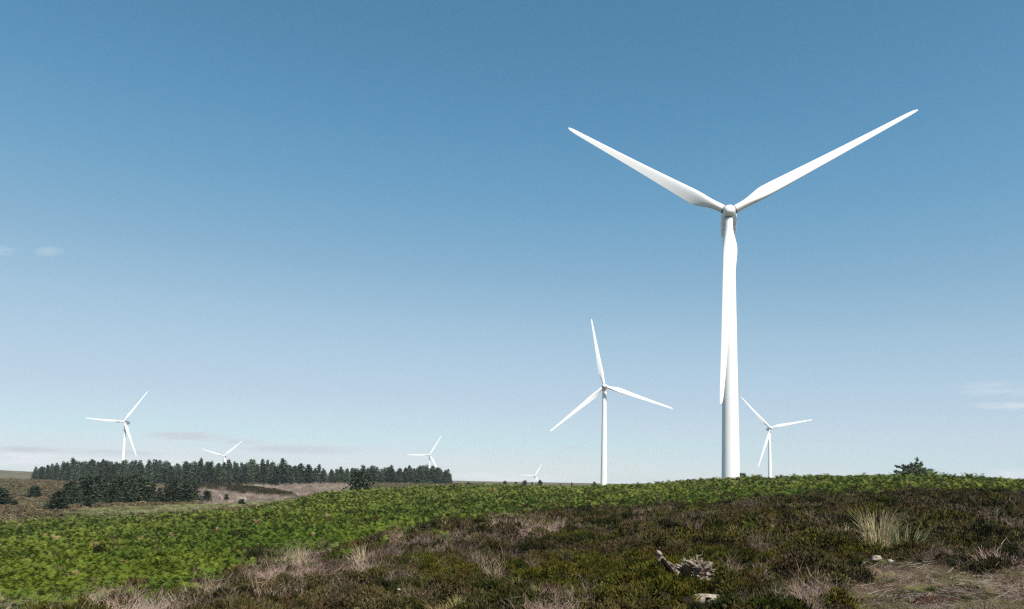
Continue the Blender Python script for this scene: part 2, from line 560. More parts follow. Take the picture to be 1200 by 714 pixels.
def blade_mesh():
    st = [(0.9, 1.0, 1.0, 0), (1.7, 1.0, 1.0, .0), (2.6, 1.02, .98, .03), (4.0, 1.22, .80, .35), (5.6, 1.52, .62, .75), (7.4, 1.70, .47, 1), (9.5, 1.66, .36, 1),
          (13, 1.47, .28, 1), (18, 1.22, .22, 1), (24, .96, .18, 1), (30, .74, .155, 1), (35, .58, .14, 1), (38, .47, .13, 1), (39.4, .34, .12, 1), (39.9, .19, .12, 1), (40.02, .06, .12, 1)]
    # finer, rounded run of sections from root to tip
    sa = np.array(st)
    zz = np.r_[np.linspace(.9, 16, 46), np.linspace(16.5, 38, 30), [38.6, 39.1, 39.4, 39.7, 39.9, 40.02]]
    den = np.arange(0, 41, .1)
    cols = [zz]
    for k in (1, 2, 3):
        q = np.interp(den, sa[:, 0], sa[:, k])
        ker = np.hanning(33) / np.hanning(33).sum()
        q2 = np.convolve(np.pad(q, 16, 'edge'), ker, 'valid')
        cols.append(np.where(zz < 37.5, np.interp(zz, den, q2), np.interp(zz, sa[:, 0], sa[:, k])))
    st = [tuple(map(float, r_)) for r_ in np.array(cols).T]
    rows, N = [], 28
    for z, c, t, af in st:
        k = max((z - 1) / 39, 0)
        tw = R(3 + 17 * max(1 - k, 0) ** 2.2) * (1 if z > 2.7 else .9)
        chord = c * 1.72
        row = []
        for i in range(N):
            q = 2 * math.pi * i / N
            # circle
            cx_, cy_ = math.cos(q), math.sin(q)
            # airfoil: x from -.30 (nose) to .70 (tail)
            s = (1 + math.cos(q)) / 2
            xx = 1 - s
            yt = 5 * (.2969 * math.sqrt(max(xx, 0)) - .126 * xx - .3516 * xx * xx + .2843 * xx ** 3 - .1036 * xx ** 4)
            camb = .10 * t * (1 - (2 * xx - .9) ** 2)
            ay = (yt if cy_ >= 0 else -yt * .72) * t + camb
            # mirrored below: nose towards +x (turns clockwise seen from the front), tail towards +x
            x_ = (1 - af) * (-cx_) * .80 + af * ((xx - .32) * chord)
            y_ = (1 - af) * cy_ * .80 + af * ay * chord
            xr = x_ * math.cos(tw) - y_ * math.sin(tw)
            yr = x_ * math.sin(tw) + y_ * math.cos(tw)
            bend = -.9 * max(k, 0) ** 2
            row.append((-xr, yr + bend, z))
        rows.append(row[::-1])
    mb = MB()
    mb.grid(rows)
    return mb.mesh('blade', M_WHITE, True)


def ring(y, z, r, n=32, rz=None, pw=2.0):
    rz = rz or r
    out = []
    for q in np.linspace(0, 2 * math.pi, n, endpoint=False):
        c, s = math.cos(q), math.sin(q)
        out.append((math.copysign(abs(c) ** (2 / pw), c) * r, y, z + math.copysign(abs(s) ** (2 / pw), s) * rz))
    return out


def tower_mesh():
    mb = MB()
    zt = HUB_H - 1.9
    rows = []
    for z in np.linspace(-3, zt, 40):
        k = max(z, 0) / zt
        r = 1.85 + (1.18 - 1.85) * k ** .92
        rows.append([(r * math.cos(q), r * math.sin(q), z) for q in np.linspace(0, 2 * math.pi, 48, endpoint=False)])
    mb.grid(rows)
    return mb.mesh('tower', M_TOWER, True)


def flange_meshes():
    zt = HUB_H - 1.9
    out = []
    for z in (18.2, 36.9):
        mb = MB()
        r = 1.85 + (1.18 - 1.85) * (z / zt) ** .92 + .005
        mb.grid([[(r * math.cos(q), r * math.sin(q), z + d) for q in np.linspace(0, 2 * math.pi, 48, endpoint=False)] for d in (-.06, .06)])
        out.append(mb.mesh('flange', M_TOWER, True))
    mb = MB()
    r = 1.19
    mb.grid([[((r + e) * math.cos(q), (r + e) * math.sin(q), zt + d) for q in np.linspace(0, 2 * math.pi, 48, endpoint=False)] for d, e in ((-.55, .0), (-.5, .2), (.14, .22))])
    return out + [mb.mesh('flange', M_TOWER, True)]


def nacelle_mesh():
    mb = MB()
    prof = [(-2.35, 1.0, 1.0, 2.2, 0), (-2.2, 1.36, 1.38, 2.4, 0), (-1.2, 1.55, 1.6, 3, .03), (.5, 1.58, 1.68, 4.5, .05), (4.0, 1.58, 1.68, 4.5, .08), (6.3, 1.5, 1.55, 4, .18), (7.6, 1.35, 1.3, 3.4, .34), (7.85, 1.05, 1.0, 3, .4)]
    mb.grid([ring(y, dz, r, 36, rz, pw) for y, r, rz, pw, dz in prof])
    return mb.mesh('nacelle', M_WHITE, True)


def mast_mesh():
    mb = MB()
    for x in (-.5, .5):
        mb.tube([(x, 6.6, 1.7), (x, 6.6, 2.9)], .04, 6)
    mb.tube([(-.75, 6.6, 2.75), (.75, 6.6, 2.75)], .03, 6)
    for x in (-.72, .72):
        lump(mb, (x, 6.6, 2.9), .1, 3, 0, 6, 8)
    return mb.mesh('wind_gauge', M_GREY)


def hub_mesh():
    mb = MB()
    prof = [(-1.85, .10), (-1.82, .45), (-1.7, .78), (-1.4, 1.0), (-1.0, 1.17), (-.3, 1.25), (.6, 1.25), (1.2, 1.2), (1.3, 1.02)]
    mb.grid([ring(y, 0, r, 36) for y, r in prof])
    return mb.mesh('hub', M_WHITE, True)


def collar_mesh():
    mb = MB()
    mb.grid([[(r * math.cos(q), r * math.sin(q), z) for q in np.linspace(0, 2 * math.pi, 32, endpoint=False)] for z, r in ((.95, .86), (1.42, .86), (1.46, .82))])
    return mb.mesh('collar', M_GREY, True)


def gap_mesh():
    mb = MB()
    mb.grid([ring(y, 0, r, 32) for y, r in ((1.22, 1.0), (1.7, 1.0))])
    return mb.mesh('main_shaft', M_DARK, True)


ME = dict(tower=tower_mesh(), nacelle=nacelle_mesh(), hub=hub_mesh(), blade=blade_mesh())
FLANGES = flange_meshes()
EXTRA = dict(wind_gauge=mast_mesh(), main_shaft=gap_mesh(), collar=collar_mesh())

turb_data = [
    ('tall white wind turbine with three blades, by far the largest and nearest', (43.59, 152.35, 54.68), -.252, 1.0978),
    ('mid-sized white wind turbine left of the largest one, one blade pointing almost straight up', (52.03, 431.8, 52.6), -.136, -.191),
    ('white wind turbine at far left above the spruce plantation, tower visible', (-409.9, 809.8, 51.9), .014, .603),
    ('small white wind turbine just right of the largest one', (247.9, 734.5, 51.95), -.103, -.726),
    ('distant white turbine sunk behind the plantation, only a V of two blades showing', (-496.3, 1330.3, 28.7), .1, .8274),
    ('pale distant turbine behind the right end of the plantation, one blade level', (-144.5, 1364.3, 37.5), .1, .522),
    ('tiniest farthest turbine on the bracken skyline among small conifer tops', (67.0, 2120.0, 7.0), .35, .56)]
proto = None
for lab, hub, yaw, th in turb_data:
    Rz = Matrix.Rotation(yaw, 4, 'Z')
    hubv = Vector(hub)
    axis = Vector((math.sin(yaw) * math.cos(TILT), -math.cos(yaw) * math.cos(TILT), math.sin(TILT)))
    top = hubv - axis * OVERHANG
    if proto is None:
        root = bpy.data.objects.new('wind_turbine', None)
        COL.objects.link(root)
        parts_ = {nm: obj(nm, ME[nm], root) for nm in ('tower', 'nacelle', 'hub')}
        for k in range(3):
            obj('collar', EXTRA['collar'], obj('blade', ME['blade'], root))
        for fm in FLANGES:
            obj('flange', fm, parts_['tower'])
        obj('wind_gauge', EXTRA['wind_gauge'], parts_['nacelle'])
        obj('main_shaft', EXTRA['main_shaft'], parts_['nacelle'])
        proto = root
    else:
        root = proto.copy()
        COL.objects.link(root)
        for ch in proto.children:
            d = ch.copy()
            COL.objects.link(d)
            d.parent = root
            for g in ch.children:
                e = g.copy()
                COL.objects.link(e)
                e.parent = d
    tag(root, lab, 'wind turbine', 'wind turbines on the moor')
    base = Vector((top.x, top.y, hub[2] - HUB_H))
    root.location = base
    root.rotation_euler = (0, 0, yaw)
    hl = Matrix.Translation((0, -OVERHANG * math.cos(TILT), HUB_H)) @ Matrix.Rotation(-TILT, 4, 'X')
    k = 0
    for ch in root.children:
        nm = ch.name.split('.')[0]
        if nm in ('nacelle', 'hub'):
            off = Matrix.Translation((0, 0, 0)) if nm == 'hub' else Matrix.Translation((0, OVERHANG - .05, 0))
            ch.matrix_local = hl @ off
        elif nm == 'blade':
            ch.matrix_local = hl @ Matrix.Rotation(th + k * 2 * math.pi / 3, 4, 'Y')
            k += 1

# the nacelle's front face sits right behind the hub: shaft lives in the gap
for ch in [o for o in SC.objects if o.name.startswith('main_shaft')]:
    ch.matrix_local = Matrix.Translation((0, -OVERHANG + .05, 0))

# transformer cabinet beside the near tower
cb = at_d(870.3, 150.5)
cab = bpy.data.objects.new('transformer_cabinet', None)
COL.objects.link(cab)
tag(cab, 'small dark transformer cabinet at the foot of the largest turbine tower', 'cabinet')
cab.location = (cb.x, cb.y, -.95)
cab.rotation_euler = (0, 0, -.3)


def box(mb, lo, hi, mi=0):
    (a, b_, c), (d, e, f) = lo, hi
    p = [(a, b_, c), (d, b_, c), (d, e, c), (a, e, c), (a, b_, f), (d, b_, f), (d, e, f), (a, e, f)]
    for q in ((0, 3, 2, 1), (4, 5, 6, 7), (0, 1, 5, 4), (1, 2, 6, 5), (2, 3, 7, 6), (3, 0, 4, 7)):
        mb.face([p[i] for i in q], mi)


mb = MB()
box(mb, (-.55, -.9, -2.2), (.55, .9, 2.55))
obj('housing', mb.mesh('housing', M_DARK), cab)
mb = MB()
mb.grid([[(-.66, -1, 2.553), (.66, -1, 2.553), (.66, 1, 2.553), (-.66, 1, 2.553)], [(-.66, -1, 2.62), (.66, -1, 2.62), (.66, 1, 2.62), (-.66, 1, 2.62)], [(-.3, -.6, 2.78), (.3, -.6, 2.78), (.3, .6, 2.78), (-.3, .6, 2.78)]])
obj('lid', mb.mesh('lid', M_GREY), cab)


# ------------------------------------------------------------------ trees
def spruce_meshes(seed, Hh, R0, bare=.08, whorls=20, per=8, droop=.25, leaf=.42, power=.85, ragged=.25, mat=M_NEEDLE):
    g = random.Random(seed)
    mb = MB()
    lean = Vector((g.uniform(-.05, .05), g.uniform(-.05, .05), 1))
    for w in range(whorls):
        t = (w + g.uniform(-.3, .3)) / whorls
        t = min(max(t, 0), .985)
        z = Hh * (bare + (1 - bare) * t)
        rr = R0 * ((1 - t) ** power) * g.uniform(1 - ragged, 1 + ragged * .5) + .07
        nb = max(3, int(per * (.45 + .55 * (1 - t))))
        a0 = g.uniform(0, 6.28)
        for i in range(nb):
            a = a0 + 6.283 * i / nb + g.uniform(-.3, .3)
            L = rr * g.uniform(.6, 1.15)
            dr = Vector((math.cos(a), math.sin(a), 0))
            side = Vector((-dr.y, dr.x, 0))
            base = lean * z
            dz = g.uniform(-.5, .3) * Hh / whorls
            nc = max(2, int(2 + 4 * L / max(R0, .1)))
            for c in range(nc):
                s = (c + .7) / nc
                p = base + dr * (L * s) + Vector((0, 0, dz + L * (.12 * s - droop * s * s)))
                sz = leaf * (1.15 - .5 * s) * g.uniform(.7, 1.3)
                for q in range(3):
                    off = Vector((g.gauss(0, .22), g.gauss(0, .22), g.gauss(0, .16))) * sz * 1.6
                    d1 = (dr * g.uniform(.3, 1) + side * g.uniform(-.9, .9) + Vector((0, 0, g.uniform(-.45, .25)))).normalized() * sz
                    d2 = (side * g.uniform(-1, 1) + Vector((0, 0, g.uniform(-.8, .8)))).normalized() * sz * .42
                    o = p + off
                    mb.face([o - d2, o + d1 * .55 - d2 * .5, o + d1, o + d2])
    # leader
    tip = lean * Hh
    for q in range(7):
        z = tip - lean * (.16 * q * leaf)
        a = g.uniform(0, 6.28)
        d = Vector((math.cos(a), math.sin(a), .6)) * leaf * (.12 + .09 * q)
        e = Vector((0, 0, leaf * .5))
        mb.face([z - d * .15, z + d, z + e])
    crown = mb.mesh('crown', mat)
    tb = MB()
    tb.tube([(0, 0, -.5), lean * (Hh * .3), lean * (Hh * .65), lean * (Hh * .97)], [Hh * .017 + .03, Hh * .013 + .02, Hh * .007 + .015, .012], 7)
    return crown, tb.mesh('trunk', M_BARK, True)


def make_tree(name, meshes, loc, s, sz, rz, label, group, cat='tree'):
    r = bpy.data.objects.new(name, None)
    COL.objects.link(r)
    obj('crown', meshes[0], r)
    obj('trunk', meshes[1], r)
    r.location, r.scale, r.rotation_euler = loc, (s, s, sz), (.05 * math.sin(rz * 7), .05 * math.sin(rz * 5), rz)
    return tag(r, label, cat, group)


# plantation: tall narrow spruces standing shoulder to shoulder
SPR = [spruce_meshes(100 + i, 10, (2.7, 3.3, 3.0)[i % 3], bare=.04 if i % 2 else .13, whorls=22, per=10, leaf=.6, ragged=.34, power=(.78, .95, .65)[i % 3]) for i in range(6)]
TOP_U = [36, 48, 60, 80, 100, 150, 200, 230, 300, 320, 345, 380, 410, 450, 500, 515, 524, 533]
TOP_V = [551, 546, 544, 541, 540, 540.5, 543, 542, 541.5, 543, 546, 549.5, 550, 549, 548.5, 550, 553, 559]
DEP_U, DEP_D = [30, 60, 120, 200, 330, 400, 540], [440, 410, 365, 350, 345, 395, 430]
PLABEL = 'dark narrow spruce standing shoulder to shoulder in the long plantation below the far turbines'
g = random.Random(5)
ntree = 0
for rowi in range(4):
    u = 40.0 + rowi * 2
    while u < 530:
        d = np.interp(u, DEP_U, DEP_D) + rowi * 9 + g.uniform(-3, 3)
        p = at_d(u, d)
        tv = float(np.interp(u, TOP_U, TOP_V)) + (g.gauss(0, 2.3) if rowi < 2 else g.gauss(.4, 2.0))
        if u > 505:
            tv += g.uniform(-1, 1.5)
        k = direction(u, tv)
        hgt = max(k.z * d / k.y - p.z, 3.5)
        if rowi == 0 and g.random() < .25:
            hgt *= g.uniform(.75, .95)
        w = max(hgt / 10, .72) * g.uniform(.85, 1.3) * (1.3 if u > 320 else 1.05)
        if not (rowi == 0 and g.random() < .12):
            make_tree('spruce_tree', SPR[g.randrange(6)], p, w, hgt / 10, g.uniform(0, 6.28), PLABEL, 'spruces of the plantation')
            ntree += 1
        u += (g.uniform(5.5, 10) if rowi == 0 else g.uniform(6.5, 11)) * (.78 if u > 390 else 1)

# bushier trees in front of it, by the pale grass strip
BUSHY = [spruce_meshes(200 + i, 4, 1.45, bare=.0, whorls=16, per=10, leaf=.34, power=(.6, .72)[i % 2], ragged=.28, droop=.12, mat=M_PINE) for i in range(4)]
DOME = spruce_meshes(300, 3, 2.3, bare=.1, whorls=11, per=11, leaf=.36, power=.4, ragged=.3, droop=-.05, mat=M_PINE)
SMALL = [spruce_meshes(220 + i, 2, .9, bare=.06, whorls=9, per=8, leaf=.30, power=.55, ragged=.35, droop=.05, mat=M_PINE) for i in range(2)]
GA = 'bushy spruce in the left clump of the three before the plantation'
GB = 'bushy spruce in the middle clump of the three before the plantation'
GC = 'bushy spruce in the right clump of the three before the plantation'
ft = [(3, 594, 572, 27, 'dark bushy conifer cut by the left edge of the picture', None), (17, 594, 586, 9, 'tiny conifer right of the one cut by the picture edge', None),
      (41, 584, 569, 18, 'lone small round pine on the brown moor slope at far left', None), (66, 599, 575, 29, 'low broad dark conifer standing forward at the left end of the clumps', None),
      (84, 593, 563, 21, GA, 'a'), (94, 591, 559, 21, GA, 'a'), (104, 592, 557, 23, GA, 'a'), (113, 590, 556, 22, GA, 'a'), (121, 588, 561, 18, GA, 'a'), (76, 594, 567, 18, GA, 'a'),
      (102, 597, 582, 13, 'knee-high young conifer on the grass before the left clump', None),
      (131, 592, 562, 19, GB, 'b'), (140, 590, 558, 21, GB, 'b'), (150, 591, 556, 23, GB, 'b'), (160, 590, 557, 23, GB, 'b'), (169, 590, 560, 20, GB, 'b'), (176, 588, 566, 15, GB, 'b'),
      (186, 590, 572, 14, GC, 'c'), (196, 591, 565, 19, GC, 'c'), (206, 591, 562, 21, GC, 'c'), (216, 590, 564, 21, GC, 'c'), (226, 589, 566, 19, GC, 'c'),
      (242, 588, 575, 13, 'small bushy conifer just right of the three clumps', None), (265, 587, 579, 6, 'tiny sapling alone on the pale felled ground', None),
      (283, 593, 585, 10, 'low dark round bush where bracken meets the felled ground', None),
      (422, 577, 552, 37, 'broad dark pine standing before the plantation at the bracken edge', None)]
GN = dict(a='left clump of bushy spruces', b='middle clump of bushy spruces', c='right clump of bushy spruces')
for i, (u, vb, vt, w, lab, grp) in enumerate(ft):
    p = at(u, vb, dmin=98) if u != 422 else at_d(u, 121)
    d = p.y
    k = direction(u, vt)
    hgt = max(k.z * d / k.y - p.z, .5)
    wid = w * d / F
    big = hgt > 2.6
    ms = (BUSHY if big else SMALL)[i % (4 if big else 2)]
    h0, r0 = (4, 1.35) if big else (2, .9)
    if u == 422:
        ms, h0, r0 = DOME, 3, 2.6
    make_tree('conifer_bush' if 'bush where' in lab else 'conifer_tree', ms, p, wid / 2 / r0 * 1.25, hgt / h0 * 1.04, i * 1.7, lab, GN.get(grp), 'bush' if 'bush where' in lab else 'tree')

# conifer tops peeping over the bracken crest
for i, (u, vt, w, lab) in enumerate([(550, 564.5, 8, 'tiny conifer top just right of the plantation end on the skyline'),
                                     (585, 566, 4, 'faint conifer tip left of the three skyline tops'), (591.5, 563, 8, 'tiny pointed conifer, leftmost of three on the skyline left of the tiniest turbine'),
                                     (605, 564, 7, 'tiny conifer between two bigger skyline tops left of the tiniest turbine'), (613.5, 562.5, 10, 'tiny broad conifer top close on the left of the tiniest turbine'),
                                     (623.5, 565, 5, 'faint conifer tip at the foot of the tiniest turbine'), (632.5, 562.3, 10, 'tiny conifer top close on the right of the tiniest turbine'),
                                     (656, 566, 3, 'faint conifer tip midway between tiniest and mid-sized turbine'), (670, 565, 4, 'pale thin conifer tip left of the mid-sized turbine'),
                                     (697, 564.5, 9, 'tiny dark conifer top hard by the mid-sized turbine tower')]):
    p = at_d(u, 235 + 8 * (i % 3))
    k = direction(u, vt)
    hgt = k.z * p.y / k.y - p.z
    wid = w * p.y / F
    make_tree('skyline_conifer', BUSHY[i % 4], p, max(wid, .9) / 2 / 1.1, hgt / 4, i * 2.1, lab, 'conifer tops on the bracken skyline')


# windswept tree on the right skyline: tiers of flat foliage on bent limbs
def windswept():
    g = random.Random(31)
    mb, tb = MB(), MB()
    tb.tube([(0, 0, -.6), (.05, 0, .5), (.2, 0, 1.3), (.15, 0, 2.0), (.5, 0, 2.75)], [.16, .14, .1, .07, .02], 8)
    limbs = [((.1, 0, .7), (-2.5, .1, 1.02)), ((.1, 0, .6), (-2.9, -.2, .55)), ((.15, 0, 1.0), (-2.2, .2, 1.75)), ((.15, .1, 1.1), (-1.3, .3, 1.95)), ((.2, 0, 1.3), (-.7, -.2, 1.9)),
             ((.2, 0, 1.4), (1.2, .1, 2.0)), ((.15, 0, .8), (2.5, .2, 1.35)), ((.1, 0, .6), (2.8, -.1, .9)), ((.1, 0, .5), (1.9, .3, .6)), ((.2, 0, 1.6), (.5, 0, 2.85)),
             ((.15, 0, 1.5), (-.2, .1, 2.2)), ((.2, 0, 1.5), (.95, -.3, 2.3)), ((.1, 0, .5), (-1.6, -.5, .8)), ((.1, 0, .9), (1.3, -.6, 1.45)), ((.1, 0, .9), (-.9, .7, 1.4)), ((.1, 0, .8), (.7, .8, 1.5)), ((.1, 0, .7), (-.5, -.9, 1.2)), ((.1, 0, .6), (.9, -1, 1.0))]
    for a, b_ in limbs:
        a, b_ = Vector(a), Vector(b_)
        mid = a.lerp(b_, .5) + Vector((0, 0, -.08))
        tb.tube([a, mid, b_], [.055, .035, .012], 5)
        nn = int(16 * (b_ - a).length)
        for i in range(nn):
            t = g.uniform(.28, 1.04)
            p = a.lerp(b_, t) + Vector((g.gauss(0, .1), g.gauss(0, .16), g.gauss(.03, .07)))
            dr = (b_ - a).normalized()
            for q in range(8):
                d1 = (dr * g.uniform(.2, 1) + Vector((g.uniform(-.6, .6), g.uniform(-.9, .9), g.uniform(-.15, .5)))).normalized() * g.uniform(.2, .45)
                d2 = d1.orthogonal().normalized() * .085
                mb.face([p - d2, p + d1, p + d2])
    for i in range(420):
        a, q = g.uniform(0, 6.283), math.sqrt(g.random())
        p = Vector((math.cos(a) * q * 2.15 + .05, math.sin(a) * q * 1.4, 0))
        p.z = .1 + max(2.0 - .42 * abs(p.x - .3) ** 1.5, .5) * g.uniform(.05, 1)
        for k_ in range(5):
            d1 = Vector((g.gauss(0, .8), g.gauss(0, .8), g.gauss(.1, .3))).normalized() * g.uniform(.2, .42)
            d2 = d1.orthogonal().normalized() * .09
            mb.face([p - d2, p + d1, p + d2])
    return mb.mesh('crown', M_NEEDLE), tb.mesh('trunk', M_BARK, True)


wp = at_d(1071, 97)
k = direction(1071, 537.5)
make_tree('windswept_pine', windswept(), wp, 1.0 * 97 / 108, (k.z * 97 / k.y - wp.z) / 2.95, 0, 'dark windswept tree with flat tiered branches alone on the right skyline', None)


# ------------------------------------------------------------------ ground cover (stuff): scattered plants
PROTO = bpy.data.collections.new('plant_shapes')     # source shapes of the ground cover


def protos(name, meshes):
    c = bpy.data.collections.new(name)
    for i, m_ in enumerate(meshes):
        c.objects.link(bpy.data.objects.new('%s_%02d' % (name, i), m_))
    return c


def scatter(name, coll, pts, rot, scl, idx, tint, label, cat):
    me = bpy.data.meshes.new(name)
    me.from_pydata(np.asarray(pts).tolist(), [], [])
    for nm, ty, dat, f in (('rot', 'FLOAT_VECTOR', rot, 'vector'), ('scl', 'FLOAT_VECTOR', scl, 'vector'), ('idx', 'INT', idx, 'value'), ('tint', 'FLOAT_COLOR', tint, 'color')):
        a = me.attributes.new(nm, ty, 'POINT')
        a.data.foreach_set(f, np.asarray(dat).ravel())
    o = obj(name, me)
    ng = bpy.data.node_groups.new(name, 'GeometryNodeTree')
    ng.interface.new_socket('Geometry', in_out='INPUT', socket_type='NodeSocketGeometry')
    ng.interface.new_socket('Geometry', in_out='OUTPUT', socket_type='NodeSocketGeometry')
    N, L = ng.nodes, ng.links
    gi, go = N.new('NodeGroupInput'), N.new('NodeGroupOutput')
    ci = N.new('GeometryNodeCollectionInfo')
    ci.inputs['Collection'].default_value = coll
    ci.inputs['Separate Children'].default_value = True
    ci.inputs['Reset Children'].default_value = True
    ip = N.new('GeometryNodeInstanceOnPoints')
    ip.inputs['Pick Instance'].default_value = True
    e2r = N.new('FunctionNodeEulerToRotation')

    def attr(nm, ty):
        q = N.new('GeometryNodeInputNamedAttribute')
        q.data_type = ty
        q.inputs['Name'].default_value = nm
        return q.outputs['Attribute']
    L.new(gi.outputs[0], ip.inputs['Points'])
    L.new(ci.outputs[0], ip.inputs['Instance'])
    L.new(attr('idx', 'INT'), ip.inputs['Instance Index'])
    L.new(attr('rot', 'FLOAT_VECTOR'), e2r.inputs[0])
    L.new(e2r.outputs[0], ip.inputs['Rotation'])
    L.new(attr('scl', 'FLOAT_VECTOR'), ip.inputs['Scale'])
    L.new(ip.outputs[0], go.inputs[0])
    md = o.modifiers.new('planting', 'NODES')
    md.node_group = ng
    return tag(o, label, cat, kind='stuff')


def jitter(r0, r1, sp, a0=-43, a1=43):
    a0, a1 = math.radians(a0), math.radians(a1)
    X = np.arange(-r1, r1, sp)
    Y = np.arange(0, r1, sp)
    x, y = np.meshgrid(X, Y)
    x = x.ravel() + RNG.uniform(-.5, .5, x.size) * sp
    y = y.ravel() + RNG.uniform(-.5, .5, y.size) * sp
    r, t = np.hypot(x, y), np.arctan2(x, y)
    k = (r >= r0) & (r < r1) & (t > a0) & (t < a1)
    return x[k], y[k]


def bracken_mesh(seed, detail):
    g = random.Random(seed)
    mb = MB()
    nf = g.randint(5, 7)
    for i in range(nf):
        a = 6.283 * i / nf + g.uniform(-.4, .4)
        dr = Vector((math.cos(a), math.sin(a), 0))
        sd_ = Vector((-dr.y, dr.x, 0))
        Ls, hh = g.uniform(.45, .75), g.uniform(.65, .95)
        pt = lambda t: dr * (Ls * t ** 1.5) + Vector((0, 0, hh * (1.25 * t - .42 * t ** 3.2)))
        mb.face([pt(0) - sd_ * .008, pt(.45) - sd_ * .006, pt(.45) + sd_ * .006, pt(0) + sd_ * .008], 1)
        np_ = detail
        for j in range(np_):
            t = .3 + .7 * (j + .5) / np_
            p = pt(t)
            tn = (pt(min(t + .05, 1.02)) - pt(t - .05)).normalized()
            W_ = .30 * math.sin(math.pi * min(1, (1 - (t - .3) / .7) * .62 + .06)) * g.uniform(.85, 1.15)
            wd = .7 / np_ * (Ls + hh) * .40
            for s in (-1, 1):
                d = (sd_ * s + tn * .45 + Vector((0, 0, g.uniform(-.28, .12)))).normalized()
                e = p + d * W_
                n1 = tn * wd
                mb.face([p - n1 * .5, p + d * W_ * .45 - n1 * .62, e, p + d * W_ * .45 + n1 * .45, p + n1 * .5])
        mb.face([pt(.97) - sd_ * .03, pt(1.04), pt(.97) + sd_ * .03])
    return mb.mesh('bracken', [M_BRACKEN, M_STALK])


def heather_mesh(seed, n=620, rad=.36, hh=.34, upright=.35, big=1.0):
    g = random.Random(seed)
    mb = MB()
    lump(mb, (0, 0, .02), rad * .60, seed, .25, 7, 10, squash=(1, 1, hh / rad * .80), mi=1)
    cl = [(g.uniform(0, 6.28), g.uniform(.1, .95), g.uniform(.75, 1.2)) for _ in range(13)]
    for i in range(n):
        ca_, cq, ch = cl[g.randrange(len(cl))]
        a = ca_ + g.gauss(0, .42)
        th = min(1, abs(cq + g.gauss(0, .22))) * 1.5
        nrm = Vector((math.sin(th) * math.cos(a), math.sin(th) * math.sin(a), math.cos(th)))
        k_ = g.uniform(.5, .86) * ch
        p = Vector((nrm.x * rad * k_, nrm.y * rad * k_, .03 + nrm.z * hh * k_))
        d = (nrm + Vector((g.gauss(0, .45), g.gauss(0, .45), upright))).normalized() * g.uniform(.035, .085) * big
        s = d.cross(Vector((g.gauss(0, 1), g.gauss(0, 1), g.gauss(0, 1)))).normalized() * g.uniform(.007, .014) * big
        mb.face([p - s * .6, p + d * .6 - s, p + d, p + d * .6 + s, p + s * .6])
    return mb.mesh('heather', [M_HEATHER, M_HCORE])


def twig_mesh(seed, n=70, hh=.5, spread=.5, wd=.005):
    g = random.Random(seed)
    mb = MB()

    def twig(p, d, L, w, dep):
        pts = [p]
        q = d.normalized()
        for s in range(4):
            q = (q + Vector((g.gauss(0, .2), g.gauss(0, .2), g.gauss(.03, .14)))).normalized()
            pts.append(pts[-1] + q * L / 4)
        sd_ = q.cross(Vector((g.gauss(0, 1), g.gauss(0, 1), .2))).normalized()
        for s in range(4):
            w0, w1 = w * (1 - s / 5), w * (1 - (s + 1) / 5)
            mb.face([pts[s] - sd_ * w0, pts[s + 1] - sd_ * w1, pts[s + 1] + sd_ * w1, pts[s] + sd_ * w0])
        if dep:
            for k_ in range(g.randint(2, 4)):
                s = g.randint(1, 4)
                twig(pts[s], q + Vector((g.gauss(0, .7), g.gauss(0, .7), g.gauss(.1, .5))), L * g.uniform(.3, .6), w * .6, dep - 1)
    for i in range(n):
        a = g.uniform(0, 6.283)
        rr = g.random() ** .7 * spread * .5
        d = Vector((math.cos(a) * spread * g.uniform(.2, 1.1), math.sin(a) * spread * g.uniform(.2, 1.1), hh * g.uniform(.4, 1)))
        twig(Vector((math.cos(a) * rr, math.sin(a) * rr, 0)), d, hh * g.uniform(.55, 1.1), wd * g.uniform(.7, 1.4), 1)
    return mb.mesh('twigs', [M_DEAD])


def grass_mesh(seed, n=90, hh=.35, spread=.3, w=.006, mat=None, droop=.5):
    g = random.Random(seed)
    mb = MB()
    for i in range(n):
        a = g.uniform(0, 6.283)
        rr = spread * .35 * math.sqrt(g.random())
        p = Vector((math.cos(a) * rr, math.sin(a) * rr, 0))
        L = hh * g.uniform(.5, 1.1)
        o_ = g.uniform(.1, 1) * spread
        a += g.gauss(0, .4)
        dr = Vector((math.cos(a), math.sin(a), 0))
        sd_ = Vector((-dr.y, dr.x, 0)) * w
        pt = lambda t: p + dr * (o_ * t ** 1.7) + Vector((0, 0, L * (t - droop * .5 * t ** 3)))
        ts = (0, .35, .7, 1)
        for s in range(3):
            k0, k1 = 1 - ts[s] * .85, 1 - ts[s + 1] * .85
            mb.face([pt(ts[s]) - sd_ * k0, pt(ts[s + 1]) - sd_ * k1, pt(ts[s + 1]) + sd_ * k1, pt(ts[s]) + sd_ * k0])
    return mb.mesh('grass', [mat or M_GRASS])


C_BR = protos('frond_plant', [bracken_mesh(i, 11) for i in range(6)] + [bracken_mesh(40 + i, 7) for i in range(4)])
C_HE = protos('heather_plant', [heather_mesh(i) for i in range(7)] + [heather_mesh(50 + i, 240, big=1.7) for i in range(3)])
C_TW = protos('dead_plant', [twig_mesh(i, 60, .5, .45) for i in range(4)] + [twig_mesh(30 + i, 40, .75, .3) for i in range(2)])
C_GR = protos('grass_plant', [grass_mesh(i) for i in range(4)])


def rots(n, tilt):
    return np.c_[RNG.normal(0, tilt, n), RNG.normal(0, tilt, n), RNG.uniform(0, 6.283, n)]


def tints(base, n, sd_=.15, hue=.06):
    b_ = np.broadcast_to(np.asarray(base, float), (n, 3))
    k_ = np.exp(RNG.normal(0, sd_, (n, 1))) * np.exp(RNG.normal(0, hue, (n, 3)))
    return np.c_[b_ * k_, np.ones(n)]


